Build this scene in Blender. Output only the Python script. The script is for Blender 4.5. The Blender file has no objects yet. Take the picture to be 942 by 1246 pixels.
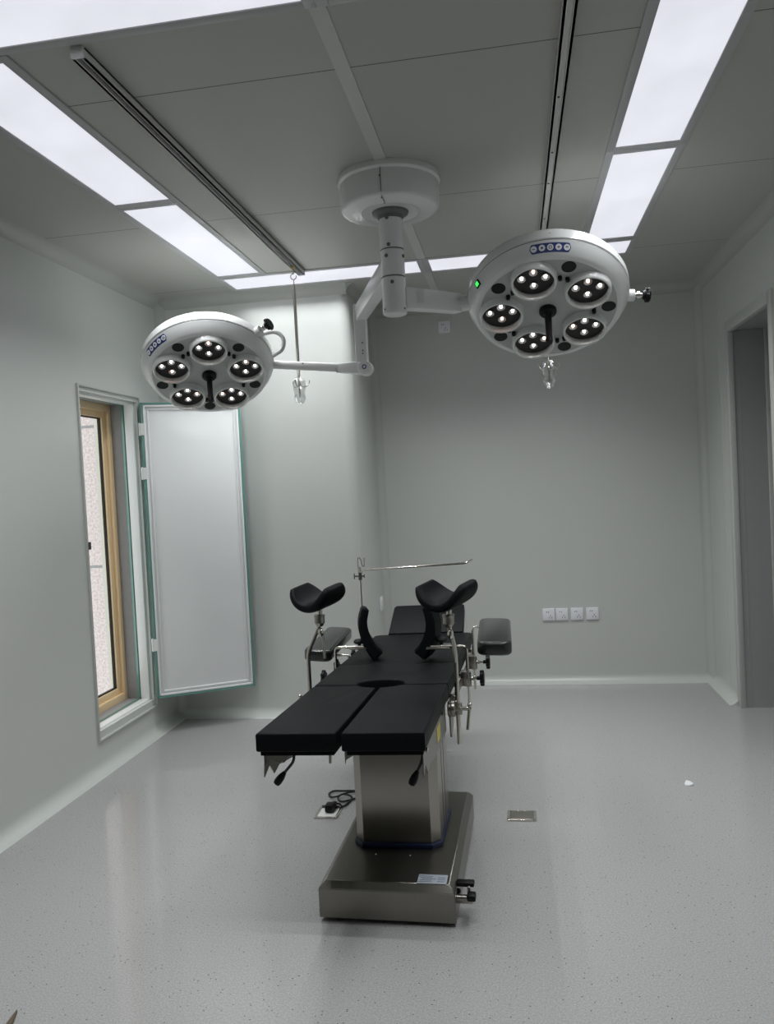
import bpy, bmesh, math, random
from mathutils import Vector as V, Matrix
random.seed(7)
PI = math.pi
S = bpy.context.scene
COL = S.collection
def v3(a): return V((float(a[0]), float(a[1]), float(a[2])))

# ------------------------------------------------------------------ materials
MATS = {}
def nodes(m):
    m.use_nodes = True
    nt = m.node_tree
    return nt, nt.nodes, nt.links, nt.nodes['Principled BSDF']
def mat(name, col, rough=.5, metal=0., spec=.5, coat=0., noise=0., nscale=60., bump=0., stretch=None):
    m = bpy.data.materials.new(name); MATS[name] = m
    nt, N, L, b = nodes(m)
    b.inputs['Base Color'].default_value = (*col, 1)
    b.inputs['Roughness'].default_value = rough
    b.inputs['Metallic'].default_value = metal
    b.inputs['Specular IOR Level'].default_value = spec
    b.inputs['Coat Weight'].default_value = coat
    b.inputs['Coat Roughness'].default_value = .08
    if noise or bump:
        tc = N.new('ShaderNodeTexCoord'); mp = N.new('ShaderNodeMapping')
        if stretch: mp.inputs['Scale'].default_value = stretch
        nz = N.new('ShaderNodeTexNoise'); nz.inputs['Scale'].default_value = nscale; nz.inputs['Detail'].default_value = 4
        L.new(tc.outputs['Object'], mp.inputs['Vector']); L.new(mp.outputs['Vector'], nz.inputs['Vector'])
        if noise:
            mx = N.new('ShaderNodeMix'); mx.data_type = 'RGBA'
            mx.inputs['A'].default_value = (*[c*(1-noise) for c in col], 1)
            mx.inputs['B'].default_value = (*[min(1, c*(1+noise)) for c in col], 1)
            L.new(nz.outputs['Fac'], mx.inputs['Factor']); L.new(mx.outputs['Result'], b.inputs['Base Color'])
        if bump:
            bp = N.new('ShaderNodeBump'); bp.inputs['Strength'].default_value = bump; bp.inputs['Distance'].default_value = .002
            L.new(nz.outputs['Fac'], bp.inputs['Height']); L.new(bp.outputs['Normal'], b.inputs['Normal'])
    return m
def emit(name, col, strength):
    m = bpy.data.materials.new(name); MATS[name] = m
    nt, N, L, b = nodes(m)
    b.inputs['Base Color'].default_value = (.25, .25, .25, 1)
    b.inputs['Emission Color'].default_value = (*col, 1)
    b.inputs['Emission Strength'].default_value = strength
    return m

PANEL_W = .80
LAMP_W, LAMP_SPREAD = 29., 112
mat('wall_paint', (.57, .59, .565), .34, spec=.5, noise=.015, nscale=3)
mat('cove_paint', (.51, .53, .505), .32)
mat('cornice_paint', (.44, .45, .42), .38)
mat('strip_paint', (.53, .535, .515), .4)
mat('baseboard_paint', (.53, .555, .53), .3)
mat('white_paint', (.78, .79, .78), .3)
mat('shell_white', (.74, .755, .75), .22, coat=.3)
mat('arm_white', (.75, .765, .76), .28, coat=.2)
mat('face_grey', (.46, .47, .46), .38)
mat('collar_grey', (.13, .135, .135), .4)
mat('black_plastic', (.004, .004, .005), .45, spec=.25)
mat('black_pad', (.0040, .0049, .0058), .5, spec=.10, bump=.08, nscale=250)
mat('black_side', (.002, .002, .0025), .6, spec=.1)
mat('vinyl_black', (.010, .0105, .011), .22, coat=.35, bump=.03, nscale=90)
mat('lens_black', (.03, .028, .028), .45, spec=.25)
mat('steel', (.37, .35, .315), .3, metal=1., noise=.05, nscale=12, stretch=(1, 1, 40))
mat('steel_flat', (.26, .25, .225), .33, metal=1., noise=.06, nscale=8, stretch=(30, 1, 1))
mat('chrome', (.66, .63, .57), .15, metal=1.)
mat('reflector', (.62, .61, .60), .3, metal=.8)
mat('alu', (.72, .725, .71), .4, metal=.15)
mat('alu_dark', (.10, .10, .10), .45, metal=.5)
mat('light_frame', (.44, .445, .45), .4)
mat('gold_frame', (.80, .60, .36), .4, metal=.0, noise=.05, nscale=14, stretch=(1, 1, .1))
mat('cement', (.27, .262, .261), .85, noise=.12, nscale=25, bump=.3)
mat('glass_edge', (.13, .30, .255), .15, coat=.5)
mat('shutter_white', (.82, .84, .84), .16, coat=.3)
mat('door_grey', (.30, .31, .31), .4)
mat('reveal_grey', (.33, .345, .335), .4)
mat('socket_white', (.82, .83, .87), .3)
mat('dark_hole', (.02, .02, .02), .6)
mat('blue_panel', (.010, .028, .16), .3, coat=.3)
mat('blue_band', (.006, .013, .05), .4)
mat('sticker', (.40, .44, .50), .5)
mat('ink', (.08, .09, .12), .6)
mat('yellow_label', (.55, .47, .10), .5)
mat('brass', (.55, .42, .16), .3, metal=1.)
mat('paper', (.62, .64, .66), .7)
mat('leather', (.10, .075, .045), .5)
mat('rubber', (.01, .01, .01), .7)
mat('gap_black', (.004, .004, .004), .8)
emit('led', (1, .94, .88), 14.)
emit('led_warm', (1, .6, .46), 11.)
emit('green_glow', (.03, .9, .10), 1.1)

# diffuser panels: mottled acrylic lit from behind
m = emit('diffuser', (.90, .915, 1.0), PANEL_W)
nt, N, L, b = nodes(m)
tc = N.new('ShaderNodeTexCoord'); nz = N.new('ShaderNodeTexNoise'); nz.inputs['Scale'].default_value = 4; nz.inputs['Detail'].default_value = 5
rp = N.new('ShaderNodeMapRange'); rp.inputs['To Min'].default_value = PANEL_W*.82; rp.inputs['To Max'].default_value = PANEL_W*1.18
L.new(tc.outputs['Object'], nz.inputs['Vector']); L.new(nz.outputs['Fac'], rp.inputs['Value']); L.new(rp.outputs['Result'], b.inputs['Emission Strength'])

# ceiling: metal panels with fine seams running across the room
m = mat('ceiling_panel', (.33, .335, .315), .42)
nt, N, L, b = nodes(m)
tc = N.new('ShaderNodeTexCoord'); sp = N.new('ShaderNodeSeparateXYZ'); L.new(tc.outputs['Object'], sp.inputs['Vector'])
def math_node(op, a, bv=None, c=None):
    n = N.new('ShaderNodeMath'); n.operation = op
    for i, x in enumerate((a, bv, c)):
        if x is None: continue
        if isinstance(x, (int, float)): n.inputs[i].default_value = x
        else: L.new(x, n.inputs[i])
    return n.outputs[0]
t = math_node('SUBTRACT', sp.outputs['Y'], 2.333)
t = math_node('PINGPONG', t, .5525)
seam = math_node('LESS_THAN', t, .0022)
mx = N.new('ShaderNodeMix'); mx.data_type = 'RGBA'
mx.inputs['A'].default_value = (.425, .425, .395, 1); mx.inputs['B'].default_value = (.07, .07, .066, 1)
L.new(seam, mx.inputs['Factor']); L.new(mx.outputs['Result'], b.inputs['Base Color'])

# floor: homogeneous speckled vinyl, glossy
m = mat('vinyl_floor', (.36, .365, .37), .3)
nt, N, L, b = nodes(m)
tc = N.new('ShaderNodeTexCoord')
n1 = N.new('ShaderNodeTexNoise'); n1.inputs['Scale'].default_value = 190; n1.inputs['Detail'].default_value = 3
n2 = N.new('ShaderNodeTexVoronoi'); n2.inputs['Scale'].default_value = 58
n3 = N.new('ShaderNodeTexNoise'); n3.inputs['Scale'].default_value = 2.2; n3.inputs['Detail'].default_value = 5
for n in (n1, n2, n3): L.new(tc.outputs['Object'], n.inputs['Vector'])
r1 = N.new('ShaderNodeValToRGB'); r1.color_ramp.elements[0].position = .3; r1.color_ramp.elements[1].position = .72
r1.color_ramp.elements[0].color = (.285, .284, .282, 1); r1.color_ramp.elements[1].color = (.42, .418, .415, 1)
L.new(n1.outputs['Fac'], r1.inputs['Fac'])
r2 = N.new('ShaderNodeMath'); r2.operation = 'LESS_THAN'; r2.inputs[1].default_value = .12; L.new(n2.outputs['Distance'], r2.inputs[0])
sc2 = N.new('ShaderNodeSeparateColor'); L.new(n2.outputs['Color'], sc2.inputs['Color'])
g2 = N.new('ShaderNodeMath'); g2.operation = 'GREATER_THAN'; g2.inputs[1].default_value = .55; L.new(sc2.outputs['Red'], g2.inputs[0])
g3 = N.new('ShaderNodeMath'); g3.operation = 'MULTIPLY'; L.new(r2.outputs[0], g3.inputs[0]); L.new(g2.outputs[0], g3.inputs[1])
mx = N.new('ShaderNodeMix'); mx.data_type = 'RGBA'; mx.inputs['B'].default_value = (.075, .078, .08, 1)
L.new(g3.outputs[0], mx.inputs['Factor']); L.new(r1.outputs['Color'], mx.inputs['A']); L.new(mx.outputs['Result'], b.inputs['Base Color'])
b.inputs['Coat Weight'].default_value = .7; b.inputs['Coat Roughness'].default_value = .11
rr = N.new('ShaderNodeMapRange'); rr.inputs['To Min'].default_value = .20; rr.inputs['To Max'].default_value = .32
L.new(n3.outputs['Fac'], rr.inputs['Value']); b.inputs['Roughness'].default_value = .27
bp = N.new('ShaderNodeBump'); bp.inputs['Strength'].default_value = .06; bp.inputs['Distance'].default_value = .001
L.new(n1.outputs['Fac'], bp.inputs['Height']); L.new(bp.outputs['Normal'], b.inputs['Normal'])

# granite cladding outside the window
m = mat('granite', (.6, .5, .48), .6)
nt, N, L, b = nodes(m)
tc = N.new('ShaderNodeTexCoord'); sp = N.new('ShaderNodeSeparateXYZ'); L.new(tc.outputs['Object'], sp.inputs['Vector'])
n1 = N.new('ShaderNodeTexNoise'); n1.inputs['Scale'].default_value = 55; n1.inputs['Detail'].default_value = 2
L.new(tc.outputs['Object'], n1.inputs['Vector'])
r1 = N.new('ShaderNodeValToRGB'); r1.color_ramp.elements[0].position = .38; r1.color_ramp.elements[1].position = .6
r1.color_ramp.elements[0].color = (.46, .375, .365, 1); r1.color_ramp.elements[1].color = (.62, .525, .505, 1)
L.new(n1.outputs['Fac'], r1.inputs['Fac'])
t = math_node('SUBTRACT', sp.outputs['Z'], .855); t = math_node('PINGPONG', t, .595); seam = math_node('LESS_THAN', t, .012)
mx = N.new('ShaderNodeMix'); mx.data_type = 'RGBA'; mx.inputs['B'].default_value = (.25, .24, .24, 1)
L.new(seam, mx.inputs['Factor']); L.new(r1.outputs['Color'], mx.inputs['A']); L.new(mx.outputs['Result'], b.inputs['Base Color'])

def clear_mat(name, tint, gloss):
    m = bpy.data.materials.new(name); MATS[name] = m; m.use_nodes = True
    nt = m.node_tree; N = nt.nodes; L = nt.links; N.clear()
    o = N.new('ShaderNodeOutputMaterial'); tr = N.new('ShaderNodeBsdfTransparent'); gl = N.new('ShaderNodeBsdfGlossy'); mx = N.new('ShaderNodeMixShader')
    tr.inputs['Color'].default_value = (*tint, 1); gl.inputs['Roughness'].default_value = .03
    if gloss > .2:
        gl.inputs['Roughness'].default_value = .18
        mx.inputs['Fac'].default_value = gloss
    else: mx.inputs['Fac'].default_value = gloss
    L.new(tr.outputs[0], mx.inputs[1]); L.new(gl.outputs[0], mx.inputs[2]); L.new(mx.outputs[0], o.inputs['Surface'])
clear_mat('window_glass', (.96, .98, .97), .05)
clear_mat('plastic_wrap', (.93, .94, .94), .3)

# ------------------------------------------------------------------ mesh helpers
def frame(z, xhint=(1, 0, 0)):
    z = v3(z).normalized(); x = v3(xhint); x = x - z*x.dot(z)
    if x.length < 1e-4: x = V((0, 1, 0)) - z*z.y
    x.normalize(); y = z.cross(x)
    return x, y, z
class MB:
    def __init__(s): s.bm = bmesh.new()
    def merge(s, b2):
        me = bpy.data.meshes.new('tmp'); b2.to_mesh(me); b2.free(); s.bm.from_mesh(me); bpy.data.meshes.remove(me); return s
    def box(s, c, size, axes=None, bev=0, seg=2):
        b = bmesh.new(); bmesh.ops.create_cube(b, size=1)
        X, Y, Z = axes or (V((1, 0, 0)), V((0, 1, 0)), V((0, 0, 1)))
        for v in b.verts:
            p = V((v.co.x*size[0], v.co.y*size[1], v.co.z*size[2])); v.co = p
        if bev: bmesh.ops.bevel(b, geom=b.edges[:], offset=bev, segments=seg, affect='EDGES', profile=.5)
        c = v3(c)
        for v in b.verts: v.co = c + X*v.co.x + Y*v.co.y + Z*v.co.z
        return s.merge(b)
    def bb(s, lo, hi, bev=0):
        lo, hi = v3(lo), v3(hi); return s.box((lo+hi)/2, (hi-lo), bev=bev)
    def prism(s, pts, o, X, Y, Z, t0, t1, bev=0, seg=2):
        """polygon pts (2D) in frame X,Y swept from t0 to t1 along Z"""
        b = bmesh.new(); o, X, Y, Z = v3(o), v3(X), v3(Y), v3(Z)
        a = [b.verts.new(V((p[0], p[1], t0))) for p in pts]; c = [b.verts.new(V((p[0], p[1], t1))) for p in pts]
        b.faces.new(a[::-1]); b.faces.new(c); n = len(pts)
        for i in range(n): b.faces.new((a[i], a[(i+1) % n], c[(i+1) % n], c[i]))
        bmesh.ops.recalc_face_normals(b, faces=b.faces[:])
        if bev:
            top = [e for e in b.edges if abs(e.verts[0].co.z-e.verts[1].co.z) < 1e-7]
            bmesh.ops.bevel(b, geom=top, offset=bev, segments=seg, affect='EDGES', profile=.5)
        for v in b.verts: v.co = o + X*v.co.x + Y*v.co.y + Z*v.co.z
        bmesh.ops.recalc_face_normals(b, faces=b.faces[:])
        return s.merge(b)
    def cyl(s, p0, p1, r0, r1=None, n=20, bev=0):
        p0, p1 = v3(p0), v3(p1); r1 = r0 if r1 is None else r1; X, Y, Z = frame(p1-p0); h = (p1-p0).length
        if bev: prof = [(0, 0), (r0-bev, 0), (r0, bev), (r1, h-bev), (r1-bev, h), (0, h)]
        else: prof = [(0, 0), (r0, 0), (r1, h), (0, h)]
        return s.lathe(prof, p0, X, Y, Z, n)
    def lathe(s, prof, o, X, Y, Z, n=48, sx=1):
        b = bmesh.new(); o, X, Y, Z = v3(o), v3(X), v3(Y), v3(Z); rings = []
        for r, z in prof:
            if r < 1e-6: rings.append([b.verts.new(o+Z*z)])
            else: rings.append([b.verts.new(o+Z*z+X*(r*sx*math.cos(2*PI*k/n))+Y*(r*math.sin(2*PI*k/n))) for k in range(n)])
        for A, B in zip(rings, rings[1:]):
            for k in range(n):
                k2 = (k+1) % n
                if len(A) == 1 and len(B) == 1: continue
                if len(A) == 1: b.faces.new((A[0], B[k], B[k2]))
                elif len(B) == 1: b.faces.new((A[k], A[k2], B[0]))
                else: b.faces.new((A[k], A[k2], B[k2], B[k]))
        bmesh.ops.recalc_face_normals(b, faces=b.faces[:])
        return s.merge(b)
    def tube(s, pts, r, n=10, smooth=0, rad=None):
        pts = [v3(p) for p in pts]
        if smooth:
            q = []; P = [pts[0]*2-pts[1]]+pts+[pts[-1]*2-pts[-2]]
            for i in range(1, len(P)-2):
                for j in range(smooth):
                    t = j/smooth; a, b_, c, d = P[i-1:i+3]
                    q.append(.5*((2*b_)+(c-a)*t+(2*a-5*b_+4*c-d)*t*t+(3*b_-a-3*c+d)*t**3))
            pts = q+[pts[-1]]
        b = bmesh.new(); rings = []; prev = None
        for i, p in enumerate(pts):
            d = (pts[min(i+1, len(pts)-1)]-pts[max(i-1, 0)]).normalized()
            if prev is None: X, Y, Z = frame(d, (1, 0, .3))
            else:
                X = prev-d*prev.dot(d); X.normalize(); Y = d.cross(X)
            prev = X; ri = rad[i] if rad else r
            k0 = 1.
            if 0 < i < len(pts)-1:
                a = (pts[i]-pts[i-1]).normalized().dot((pts[i+1]-pts[i]).normalized()); k0 = min(1.35, 1/math.sqrt(max(.3, (1+a)/2)))
            rings.append([b.verts.new(p+X*(ri*math.cos(2*PI*k/n))+Y*(ri*math.sin(2*PI*k/n))) for k in range(n)])
        for A, B in zip(rings, rings[1:]):
            for k in range(n): b.faces.new((A[k], A[(k+1) % n], B[(k+1) % n], B[k]))
        b.faces.new(rings[0][::-1]); b.faces.new(rings[-1])
        bmesh.ops.recalc_face_normals(b, faces=b.faces[:])
        return s.merge(b)
    def ball(s, c, r, sc=(1, 1, 1), axes=None, n=16):
        b = bmesh.new(); bmesh.ops.create_uvsphere(b, u_segments=n, v_segments=max(6, n//2), radius=r)
        X, Y, Z = axes or (V((1, 0, 0)), V((0, 1, 0)), V((0, 0, 1))); c = v3(c)
        for v in b.verts: v.co = c+X*(v.co.x*sc[0])+Y*(v.co.y*sc[1])+Z*(v.co.z*sc[2])
        return s.merge(b)
def round_path(pts, r, n=5):
    pts = [v3(p) for p in pts]; out = [pts[0]]
    for i in range(1, len(pts)-1):
        a, b, c = pts[i-1:i+2]; u = (a-b).normalized(); w = (c-b).normalized()
        rr = min(r, (a-b).length*.45, (c-b).length*.45); p, q = b+u*rr, b+w*rr
        for k in range(n+1):
            t = k/n; out.append(p*(1-t)**2+b*(2*t*(1-t))+q*t*t)
    return out+[pts[-1]]
ORG = {}
def tag(o, label, cat, group=None):
    o['label'] = label; o['category'] = cat
    if group: o['group'] = group
    return o
def thing(name, label, cat, loc, group=None):
    o = bpy.data.objects.new(name, None); COL.objects.link(o); o.location = loc; o.empty_display_size = .1
    ORG[o.name] = v3(loc); return tag(o, label, cat, group)
def obj(name, mb, m, parent=None, loc=None, sharp=35, label=None):
    org = ORG[parent.name] if parent else v3(loc or (0, 0, 0))
    for v in mb.bm.verts: v.co -= org
    me = bpy.data.meshes.new(name); mb.bm.to_mesh(me); mb.bm.free()
    ms = m if isinstance(m, (list, tuple)) else [m]
    for k in ms: me.materials.append(MATS[k])
    me.shade_smooth(); me.set_sharp_from_angle(angle=math.radians(sharp))
    o = bpy.data.objects.new(name, me); COL.objects.link(o)
    if parent: o.parent = parent
    else: o.location = org
    ORG[o.name] = org
    if label: o['label'] = label
    return o
def struct(name, mb, m, parent=None, loc=None, sharp=35):
    o = obj(name, mb, m, parent, loc, sharp)
    if not parent: o['kind'] = 'structure'
    return o
def dup(root, off, label):
    """copy of a thing with its parts and sub-parts, moved by off"""
    r = root.copy(); COL.objects.link(r); r.location = root.location + v3(off); r['label'] = label; ORG[r.name] = ORG[root.name]+v3(off)
    for ch in list(root.children):
        c = ch.copy(); COL.objects.link(c); c.parent = r
        for g in list(ch.children):
            d = g.copy(); COL.objects.link(d); d.parent = c
    return r

# ------------------------------------------------------------------ room shell
XL, XR, YB, YC, YF, H = -2.18, 1.27, 5.50, 4.73, -1.4, 2.65
XC = -.95                      # side of the projecting wall
struct('floor', MB().bb((XL-.2, YF-.2, -.12), (XR+.4, YB+.2, 0)), 'vinyl_floor')
struct('ceiling', MB().bb((XL-.2, YF-.2, H), (XR+.4, YB+.2, H+.12)), 'ceiling_panel')
WY0, WY1, WZ0, WZ1 = 3.735, 4.375, .21, 1.98
w = MB()
w.bb((XL-.28, YF-.2, 0), (XL, WY0, H)); w.bb((XL-.28, WY1, 0), (XL, YB+.2, H))
w.bb((XL-.28, WY0, 0), (XL, WY1, WZ0)); w.bb((XL-.28, WY0, WZ1), (XL, WY1, H))
struct('wall_left', w, 'wall_paint')
# projecting wall with a rounded outer corner
r = .06; pts = [(XL, YC), (XC-r, YC)]
for k in range(1, 9):
    a = -PI/2+PI/2*k/8; pts.append((XC-r+r*math.cos(a), YC+r+r*math.sin(a)))
pts += [(XC, YB+.1), (XL, YB+.1)]
struct('wall_projection', MB().prism(pts, (0, 0, 0), (1, 0, 0), (0, 1, 0), (0, 0, 1), 0, H), 'wall_paint', sharp=50)
struct('wall_back', MB().bb((XC-.3, YB, 0), (XR+.4, YB+.2, H)), 'wall_paint')
struct('wall_front', MB().bb((XL-.2, YF-.2, 0), (XR+.4, YF, H)), 'wall_paint')
DY0, DY1, DZ = 4.115, 4.865, 2.215
w = MB(); w.bb((XR, YF-.2, 0), (XR+.34, DY0, H)); w.bb((XR, DY1, 0), (XR+.34, YB+.2, H)); w.bb((XR, DY0, DZ), (XR+.34, DY1, H))
struct('wall_right', w, 'wall_paint')

def cove(p0, p1, A, B, r, mb=None):
    mb = mb or MB(); p0, p1, A, B = v3(p0), v3(p1), v3(A), v3(B)
    P = [(0, 0), (r, 0)]
    for k in range(1, 8):
        a = PI/2*k/8; P.append((r-r*math.sin(a), r-r*math.cos(a)))
    P.append((0, r)); L_ = (p1-p0).length
    return mb.prism(P, p0, A, B, (p1-p0).normalized(), 0, L_)
c = .06; e = .0
X_, Y_, Z_ = (1, 0, 0), (0, 1, 0), (0, 0, 1); nX, nY, nZ = (-1, 0, 0), (0, -1, 0), (0, 0, -1)
struct('baseboard_left', cove((XL, YF, 0), (XL, YC, 0), X_, Z_, c), 'baseboard_paint', sharp=50)
struct('baseboard_projection', cove((XL, YC, 0), (XC+.0, YC, 0), nY, Z_, c), 'baseboard_paint', sharp=50)
struct('baseboard_recess', cove((XC, YC-.03, 0), (XC, YB, 0), X_, Z_, c), 'baseboard_paint', sharp=50)
struct('baseboard_back', cove((XC, YB, 0), (XR, YB, 0), nY, Z_, c), 'baseboard_paint', sharp=50)
w = cove((XR, DY1+.05, 0), (XR, YB, 0), nX, Z_, c); cove((XR, YF, 0), (XR, DY0-.06, 0), nX, Z_, c, w)
struct('baseboard_right', w, 'baseboard_paint', sharp=50)
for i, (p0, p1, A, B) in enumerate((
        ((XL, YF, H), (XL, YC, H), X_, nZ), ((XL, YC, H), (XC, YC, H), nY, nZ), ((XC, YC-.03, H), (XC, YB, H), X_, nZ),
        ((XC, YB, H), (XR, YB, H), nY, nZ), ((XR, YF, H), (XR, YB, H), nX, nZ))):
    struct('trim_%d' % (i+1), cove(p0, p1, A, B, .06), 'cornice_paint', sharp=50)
for i, (p, A, B) in enumerate((((XL, YC), X_, nY), ((XC, YB), X_, nY), ((XR, YB), nX, nY))):
    struct('trim_%d' % (i+6), cove((*p, .02), (*p, H-.02), A, B, .055), 'cove_paint', sharp=50)
# ceiling cover strip along the middle
struct('trim_9', MB().bb((-.468, 1.0, H-.004), (-.422, YB-.06, H+.01)), 'strip_paint')
# wall panel joints: slim vertical cover strips
for i, (lo, hi) in enumerate((((XL-.01, 2.93, .06), (XL+.0012, 2.936, H-.06)), ((XL-.01, 1.75, .06), (XL+.0012, 1.756, H-.06)),
                              ((-.507, YB-.0012, .06), (-.501, YB+.01, H-.06)), ((.582, YB-.0012, .06), (.588, YB+.01, H-.06)),
                              ((XR-.0012, 5.10, .06), (XR+.01, 5.104, H-.06)))):
    struct('trim_%d' % (i+10), MB().bb(lo, hi), 'wall_paint')

# door opening in the right wall
fr = MB(); t = .05
fr.bb((XR-.012, DY1-.01, 0), (XR+.02, DY1+t, DZ+t), .003); fr.bb((XR-.012, DY0-t, 0), (XR+.02, DY0+.01, DZ+t), .003)
fr.bb((XR-.012, DY0, DZ-.01), (XR+.02, DY1, DZ+t), .003)
struct('door_1_frame', fr, 'cove_paint')
d = MB(); d.bb((XR+.02, DY1-.004, 0), (XR+.34, DY1+.02, DZ+.02)); d.bb((XR+.02, DY0-.02, 0), (XR+.34, DY0+.004, DZ+.02)); d.bb((XR+.02, DY0, DZ-.004), (XR+.34, DY1, DZ+.03))
d.bb((XR+.05, DY1-.0055, 0), (XR+.054, DY1-.0035, DZ))
struct('door_1_lining', d, 'reveal_grey')
d = MB(); d.bb((XR+.215, DY0+.02, .012), (XR+.255, DY1-.004, DZ-.004), .004)
dr = struct('door_1', d, 'door_grey')
struct('door_stop', MB().bb((XR+.19, DY1-.016, 0), (XR+.214, DY1-.003, DZ-.004), .002), 'cove_paint', dr)
struct('door_handle', MB().tube(round_path([(XR+.215, 4.22, 1.02), (XR+.17, 4.22, 1.02), (XR+.17, 4.34, 1.02)], .015), .009), 'steel', dr)

# ------------------------------------------------------------------ window with its lining, gold frame and glass
def ring(x0, x1, y0, y1, z0, z1, t, bev=.003, tb=None, tt=None):
    tb = tb or t; tt = tt or t
    mb = MB(); mb.bb((x0, y0, z0), (x1, y0+t, z1), bev); mb.bb((x0, y1-t, z0), (x1, y1, z1), bev)
    mb.bb((x0, y0+t-.002, z0), (x1, y1-t+.002, z0+tb), bev); mb.bb((x0, y0+t-.002, z1-tt), (x1, y1-t+.002, z1), bev); return mb
win = struct('window_1', ring(-2.415, -2.345, WY0-.02, WY1+.03, WZ0-.02, WZ1+.02, .07), 'gold_frame')
struct('window_sash', ring(-2.40, -2.365, WY0+.045, WY1-.035, WZ0+.045, WZ1-.045, .04), 'gold_frame', win)
struct('window_gasket', ring(-2.392, -2.376, WY0+.084, WY1-.074, WZ0+.084, WZ1-.084, .008, 0), 'black_plastic', win)
struct('window_pane', MB().bb((-2.387, WY0+.08, WZ0+.08), (-2.381, WY1-.07, WZ1-.08)), 'window_glass', win)
struct('window_reveal', ring(-2.35, -2.25, WY0-.012, WY1+.012, WZ0-.012, WZ1+.012, .02, 0), 'cement', win)
struct('window_lining', ring(-2.255, XL-.02, WY0-.03, WY1+.018, WZ0-.026, WZ1+.020, .034, .003), 'white_paint', win)
struct('window_trim', ring(XL-.02, XL+.012, WY0-.012, WY1+.03, WZ0-.05, WZ1+.035, .012, .002), 'cove_paint', win)
struct('glass_strip', ring(-2.274, -2.261, WY0+.004, WY1-.01, WZ0+.006, WZ1-.008, .006, 0), 'glass_edge', win)
struct('window_latch', MB().bb((XL+.006, WY0-.004, 1.16), (XL+.02, WY0+.012, 1.20), .003), 'alu_dark', win)

# the inner window shutter, swung open into the room
hp = V((XL+.022, 4.372, 0)); ep = V((-1.645, 4.655, 0)); dx = (ep-hp).normalized(); dn = V((dx.y, -dx.x, 0)); W_ = (ep-hp).length
sh = thing('window_shutter', 'tall white window shutter panel with green glass edges, swung open beside the window', 'shutter', hp+V((0, 0, WZ0)))
def spt(u, t, z): return hp+dx*u+dn*t+V((0, 0, z))
AX = (dx, dn, V((0, 0, 1))); z0, z1 = WZ0+.006, WZ1-.006; zc = (z0+z1)/2
obj('core_board', MB().box(spt(W_/2, 0, zc), (W_-.012, .022, z1-z0-.012), AX, .002), 'shutter_white', sh)
g = MB()
g.box(spt(.006, -.004, zc), (.012, .05, z1-z0), AX, .002); g.box(spt(W_-.006, -.004, zc), (.012, .05, z1-z0), AX, .002)
g.box(spt(W_/2, -.004, z0+.006), (W_, .05, .012), AX, .002); g.box(spt(W_/2, -.004, z1-.006), (W_, .05, .012), AX, .002)
obj('glass_edging', g, 'glass_edge', sh)
for k, (inset, t_, wd, m_) in enumerate(((.014, .017, .012, 'shutter_white'), (.036, .013, .008, 'white_paint'))):
    g = MB()
    g.box(spt(inset+wd/2, t_, zc), (wd, .01, z1-z0-2*inset), AX, .002); g.box(spt(W_-inset-wd/2, t_, zc), (wd, .01, z1-z0-2*inset), AX, .002)
    g.box(spt(W_/2, t_, z0+inset+wd/2), (W_-2*inset, .01, wd), AX, .002); g.box(spt(W_/2, t_, z1-inset-wd/2), (W_-2*inset, .01, wd), AX, .002)
    obj('bead_moulding', g, m_, sh)
for z in (.50, 1.52, 1.78):
    obj('hinge', MB().cyl(spt(-.008, .012, z), spt(-.008, .012, z+.075), .007, n=12).box(spt(.006, .022, z+.037), (.024, .004, .07), AX), 'white_paint', sh)

# building across from the window
fb = MB().bb((-9, 6.2, -3), (-2.75, 6.6, 6)).bb((-9.0, 6.17, 3.4), (-2.75, 6.25, 3.5))
tag(obj('neighbouring_building', fb, 'granite', loc=(0, 0, 0)), 'pink-grey granite-clad building wall seen outside through the window', 'building')

# ------------------------------------------------------------------ ceiling light panels (a ring around the operating lamp)
def light(label, x0, x1, y0, y1):
    t = thing('ceiling_light', label, 'ceiling light', ((x0+x1)/2, (y0+y1)/2, H), 'flush light panels in a ring on the ceiling')
    f = .032; zb = H-.006
    m1 = MB(); m1.bb((x0-f, y0-f, zb), (x0, y1+f, H+.02), .0015); m1.bb((x1, y0-f, zb), (x1+f, y1+f, H+.02), .0015)
    m1.bb((x0, y0-f, zb), (x1, y0, H+.02), .0015); m1.bb((x0, y1, zb), (x1, y1+f, H+.02), .0015)
    obj('frame', m1, 'light_frame', t)
    ld = bpy.data.lights.new('panel_lamp', 'AREA'); ld.shape = 'RECTANGLE'; lw = .007                      # edge-lit panel: a thin row of lamps along each long side
    longx = (x1-x0) > (y1-y0)
    ld.size, ld.size_y = (x1-x0-.01, lw) if longx else (lw, y1-y0-.01)
    ld.energy = LAMP_W*(x1-x0)*(y1-y0)/2; ld.spread = math.radians(LAMP_SPREAD); ld.color = (.97, .985, 1.0)
    for sd in (-1, 1):
        lo_ = bpy.data.objects.new('panel_lamp', ld); COL.objects.link(lo_); lo_.parent = t
        lo_.location = (0, sd*((y1-y0)/2-.006), -.0035) if longx else (sd*((x1-x0)/2-.006), 0, -.0035)
    obj('diffuser', MB().bb((x0, y0, H-.002), (x1, y1, H+.02)), 'diffuser', t)
light('long glowing light panel beside the left ceiling rail, nearer of the two on the left', -1.605, -1.362, 2.055, 3.138)
light('long glowing light panel above the window wall, farther of the two on the left', -1.605, -1.362, 3.202, 4.305)
light('glowing light panel along the projecting wall, left of the middle ceiling strip', -1.605, -.478, 4.375, 4.612)
light('glowing light panel above the back wall, partly behind the right lamp head', -.412, .672, 4.375, 4.612)
light('long glowing light panel at top right, nearer of the two on the right', .438, .672, 2.055, 3.138)
light('shorter-looking glowing light panel above the right lamp head, farther of the two on the right', .438, .672, 3.202, 4.305)
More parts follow.
